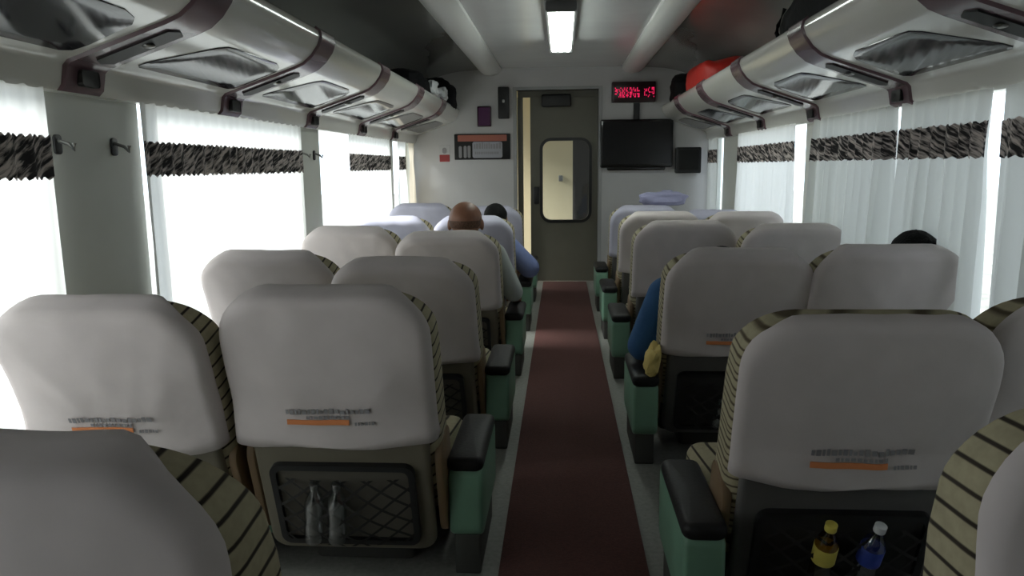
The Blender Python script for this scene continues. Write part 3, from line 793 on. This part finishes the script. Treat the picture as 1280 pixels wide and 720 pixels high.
# ------------------------------------------------------------------ people
def capsule(mb, a, b, ra, rb, n=16):
    """tapered limb with round ends; radii are (across, along depth)"""
    a, b = Vector(a), Vector(b); d = b - a
    if d.length < 1e-4: d = Vector((0,0,1e-4)); b = a + d
    L = d.length; d.normalize()
    u = Vector((1,0,0)); u = (u - d*u.dot(d))
    u = u.normalized() if u.length > .2 else (Vector((0,1,0)) - d*d.y).normalized()
    v = d.cross(u); rings = []
    st = []
    for k in range(1,6): t = math.pi/2*(1-k/5); st.append((a - d*max(ra)*math.sin(t)*.9, ra, math.cos(t)+.001))
    for k in range(1,6): t = k/6; st.append((a+(b-a)*t, (ra[0]+(rb[0]-ra[0])*t, ra[1]+(rb[1]-ra[1])*t), 1))
    for k in range(0,5): t = math.pi/2*(k/5); st.append((b + d*max(rb)*math.sin(t)*.9, rb, math.cos(t)))
    st.append((b + d*max(rb)*.9, rb, .02))
    for c, r, q in st:
        rings.append([c + u*math.cos(2*math.pi*i/n)*r[0]*q + v*math.sin(2*math.pi*i/n)*r[1]*q for i in range(n)])
    mb.loft(rings, True, True, True)
def skin_mesh(verts, edges):
    """limbs of a skeleton, to be fused into one surface by remesh()"""
    q = MB()
    for a, b in edges:
        (pa, ra), (pb, rb) = verts[a], verts[b]
        capsule(q, pa, pb, ra, rb)
    return q.v, q.f
def remesh(mb, voxel):
    me = bpy.data.meshes.new('tmp'); me.from_pydata([tuple(v) for v in mb.v], [], mb.f); me.update()
    bm = bmesh.new(); bm.from_mesh(me); bmesh.ops.recalc_face_normals(bm, faces=bm.faces); bm.to_mesh(me); bm.free()
    o = bpy.data.objects.new('tmp', me); COL.objects.link(o)
    md = o.modifiers.new('r','REMESH'); md.mode = 'VOXEL'; md.voxel_size = voxel
    s = o.modifiers.new('sm','SMOOTH'); s.factor = .5; s.iterations = 3
    dg = bpy.context.evaluated_depsgraph_get(); dg.update()
    ev = o.evaluated_get(dg).to_mesh()
    r = MB(); r.v = [tuple(v.co) for v in ev.vertices]; r.f = [tuple(p.vertices) for p in ev.polygons]
    o.evaluated_get(dg).to_mesh_clear(); bpy.data.objects.remove(o); bpy.data.meshes.remove(me)
    return r
def head_geo(mb, c, k):
    """skull, jaw, nose, ears, brow; faces +Y; k = half width"""
    c = Vector(c); P = lambda x,y,z: c + Vector((x,y,z))*k
    mb.ball(P(0,-.12,.18), (k*1.0,k*1.2,k*1.05), 24, 16)
    mb.ball(P(0,.28,-.42), (k*.76,k*.80,k*.92), 20, 14)
    mb.ball(P(0,.88,-1.02), (k*.34,k*.28,k*.26), 12, 8)
    mb.tube([P(0,.98,.05),P(0,1.16,-.28),P(0,1.30,-.46),P(0,1.08,-.54)], [k*.12,k*.15,k*.2,k*.16], 8)
    mb.tube([P(-.58,.86,.12),P(0,1.06,.14),P(.58,.86,.12)], [k*.13,k*.17,k*.13], 8)
    mb.tube([P(-.26,1.00,-.76),P(0,1.10,-.74),P(.26,1.00,-.76)], [k*.07,k*.11,k*.07], 8)
    for s in (-1,1):
        mb.ball(P(s*1.0,-.02,-.18), (k*.13,k*.26,k*.36), 12, 8)
def hand_geo(mb, wrist, d, side, k=1.0):
    """palm, four bent fingers of unequal length and a thumb; d = forearm direction (unit), palm down"""
    w = Vector(wrist); d = Vector(d).normalized(); up = Vector((0,0,1)); sx = d.cross(up).normalized(); up = sx.cross(d)
    mb.tube([w - d*.02*k, w+d*.02*k, w+d*.055*k, w+d*.085*k], [.022*k,.026*k,.033*k,.030*k], 10)
    for q, (o, L) in enumerate(((-.028,.062),(-.009,.072),(.010,.068),(.028,.052))):
        b0 = w + d*.08*k + sx*o*k
        mb.tube([b0, b0+d*L*.45*k-up*.004*k, b0+d*L*.8*k-up*.022*k, b0+d*L*.92*k-up*.040*k], [.0105*k,.0095*k,.0085*k,.007*k], 8)
    b0 = w + d*.025*k - side*sx*.024*k
    mb.tube([b0, b0+d*.03*k-side*sx*.024*k-up*.008*k, b0+d*.058*k-side*sx*.028*k-up*.018*k], [.013*k,.011*k,.009*k], 8)

def person(label, X, Yh, hip_z, head, sh_z, arms, skin, shirt, hair_kind, lean_x=0.0, headk=.078, knee=.42, cuff=.45, elr=.042):
    """seated figure. head = centre of the skull; arms = for each side (elbow, wrist)"""
    t = thing('person', label, 'person', (X, Yh, 0))
    O = Vector((X,Yh,0)); rel = lambda p: Vector(p) - O
    hip = Vector((0,0,hip_z)); hd = rel(head)
    chest = Vector((lean_x*.6, -.07, (hip_z+sh_z)/2+.06)); shc = Vector((lean_x*.9, -.10 + (hd.y+.10)*.4, sh_z))
    sw = .165
    V = {'hip':(hip,(.125,.10)), 'waist':((hip*.45+chest*.55),(.115,.09)), 'chest':(chest,(.135,.095)), 'collar':(shc,(.10,.07)), 'neck':(shc*.45+(hd-Vector((0,0,headk*.9)))*.55,(.048,.048)), 'skull':(hd-Vector((0,0,headk*.3)),(.055,.055))}
    E = [('hip','waist'),('waist','chest'),('chest','collar'),('collar','neck'),('neck','skull')]
    TV = {k:V[k] for k in ('hip','waist','chest','collar')}; TE = E[:3]
    SV = {}; SEd = []
    body = MB()
    for s, nm in ((-1,'l'),(1,'r')):
        el, wr = [rel(p) for p in arms[0 if s < 0 else 1]]
        sh = shc + Vector((s*sw, .0, -.025))
        V.update({'sh'+nm:(sh,(.056,.056)), 'el'+nm:(el,(elr,elr)), 'wr'+nm:(wr,(.027,.027))})
        E += [('collar','sh'+nm),('sh'+nm,'el'+nm),('el'+nm,'wr'+nm)]
        kn = hip + Vector((s*.11, knee, .02)); an = hip + Vector((s*.11, knee+.06, -hip_z+.085)); to = an + Vector((0,.14,-.045))
        V.update({'th'+nm:(hip+Vector((s*.085,.03,-.01)),(.082,.08)), 'kn'+nm:(kn,(.056,.056)), 'an'+nm:(an,(.036,.036)), 'to'+nm:(to,(.032,.025))})
        E += [('hip','th'+nm),('th'+nm,'kn'+nm),('kn'+nm,'an'+nm),('an'+nm,'to'+nm)]
    body.add(*skin_mesh(V, E))
    head_geo(body, hd, headk)
    for s, nm in ((-1,'l'),(1,'r')):
        el, wr = V['el'+nm][0], V['wr'+nm][0]; hand_geo(body, wr, wr-el, s)
    bo = remesh(body, .005).build('body', skin, t)
    # shirt: torso and sleeves a little outside the body
    g = .016
    SV = {k:(V[k][0], (V[k][1][0]+g, V[k][1][1]+g)) for k in ('hip','waist','chest','collar','shl','shr','ell','elr')}
    SE = [('hip','waist'),('waist','chest'),('chest','collar'),('collar','shl'),('shl','ell'),('collar','shr'),('shr','elr')]
    for nm in 'lr':
        e, w = V['el'+nm][0], V['wr'+nm][0]; SV['cu'+nm] = (e+(w-e)*cuff,(.046,.046)); SE.append(('el'+nm,'cu'+nm))
    sm = MB().add(*skin_mesh(SV, SE)); remesh(sm, .009).build('shirt', shirt, t)
    TV = {k:(V[k][0], (V[k][1][0]+.013, V[k][1][1]+.013)) for k in ('hip','thl','thr','knl','knr','anl','anr')}
    tm = MB().add(*skin_mesh(TV, [('hip','thl'),('thl','knl'),('knl','anl'),('hip','thr'),('thr','knr'),('knr','anr')])); remesh(tm, .01).build('trousers', M['trousers'], t)
    for nm in 'lr':
        a, to = V['an'+nm][0], V['to'+nm][0]
        f = MB(); f.tube([a+Vector((0,-.05,-.05)), a+Vector((0,-.01,-.04)), to+Vector((0,-.04,.0)), to+Vector((0,.03,-.005)), to+Vector((0,.06,-.012))], [.03,.042,.042,.036,.02], 12)
        f.v = [(x,y,max(z,.002)) for x,y,z in f.v]
        f.build('shoe', M['shoe'], t)
    # eyes
    for s in (-1,1): MB().ball(hd+Vector((s*.38,.93,-.08))*headk, headk*.13, 10, 6).build('eye', M['eye'], t)
    # hair cap
    h = MB(); nu, nv = 28, 12
    rings = []
    full = hair_kind == 'black'
    for i in range(nv+1):
        ring = []
        for k in range(nu):
            a = 2*math.pi*k/nu; fwd = math.sin(a)
            lo = (-.55 if full else -.5) + (.95*max(0,fwd)**.7 if full else 1.2*max(0,fwd+.25)**.6)
            hi = 1.57 if full else lo + .45
            tt = lo + (hi-lo)*i/nv
            sc_ = (1.09 if full else 1.012) + (.05*noise.noise(Vector((math.cos(a)*3,math.sin(a)*3,tt*3+X*9))) if full else 0)
            ring.append(hd + Vector((math.cos(tt)*math.cos(a)*1.0*sc_, -.12+math.cos(tt)*math.sin(a)*1.2*sc_, .18+math.sin(tt)*1.05*sc_))*headk)
        rings.append(ring)
    inn = [[hd + (p-hd)*.93 for p in r] for r in rings[::-1]]
    h.loft(rings+inn, True).build('hair', M['hair'] if full else M['stubble'], t)
    return t

def seat_floor_y(i): return placed[i][0].location[1]
# bald man, fourth row left aisle seat
y = seat_floor_y(6)
person('bald man in pale grey shirt seen from behind, his arm over the aisle armrest', -.55, y+.16, .40, (-.535,y-.07,.905), .735,
       (((-.83,y+.02,.50),(-.74,y+.27,.43)), ((-.275,y-.02,.50),(-.28,y+.25,.425))), M['skin'], M['shirtgrey'], 'bald', headk=.092)
y = seat_floor_y(8)
person('passenger in slate blue shirt with black hair, elbow out over the left aisle armrest', -.56, y+.16, .40, (-.475,y-.03,.845), .67,
       (((-.78,y+.02,.48),(-.66,y+.27,.43)), ((-.235,y+.0,.475),(-.28,y+.22,.43))), M['skin2'], M['shirtpale'], 'black', headk=.078, cuff=.9, elr=.062)
y = seat_floor_y(15)
person('black haired passenger leaning to the window in the right third row', 1.20, y+.16, .40, (1.385,y-.02,.84), .71,
       (((.98,y+.04,.50),(1.05,y+.28,.43)), ((1.34,y+.02,.50),(1.31,y+.25,.43))), M['skin2'], M['shirtdark'], 'black', lean_x=.11, headk=.082)
y = seat_floor_y(14)
person('passenger in blue shirt in right third row, sleeve out beside the seat', .60, y+.16, .40, (.66,y+.0,.775), .70,
       (((.345,y+.02,.455),(.38,y+.26,.425)), ((.86,y+.02,.46),(.82,y+.25,.43))), M['skin2'], M['shirtblue'], 'black', headk=.078, cuff=.9, elr=.05)

# yellow cloth beside the right third row seat, lilac jacket on the front row
t = thing('yellow_cloth', 'yellow folded cloth tucked beside the right third row seat', 'cloth', (.352,seat_floor_y(14)-.13,.378))
lump(MB(), (0,0,.065), (.028,.07,.065), .3, 21, .75).build('cloth_fold', M['yellow'], t, rot=(R(18),R(14),0))
t = thing('lilac_jacket', 'crumpled lilac jacket lying over the tops of right front row seats', 'jacket', (.83,6.36,.885))
lump(MB(), (0,0,.05), (.185,.085,.055), .22, 12, .62).build('jacket_bundle', M['lilac'], t)
lump(MB(), (.03,0,.10), (.05,.04,.022), .3, 14, .8).build('jacket_hood', M['lilac'], t)

# ------------------------------------------------------------------ light
w = bpy.data.worlds.new('world'); SC.world = w; w.use_nodes = True
nt = w.node_tree; bg = nt.nodes['Background']
bg.inputs[0].default_value = (.86, .93, 1.0, 1); bg.inputs[1].default_value = 2.3
sd = bpy.data.lights.new('sun','SUN'); so = bpy.data.objects.new('sun', sd); COL.objects.link(so)
sd.energy = 7.0; sd.angle = R(25); sd.color = (1.0,.97,.90)
so.rotation_euler = Vector((1,.25,-.75)).to_track_quat('-Z','Y').to_euler()

SC.view_settings.view_transform = 'Standard'; SC.view_settings.look = 'None'
SC.view_settings.exposure = 0.38; SC.view_settings.gamma = 1.0; SC.view_settings.use_curve_mapping = False
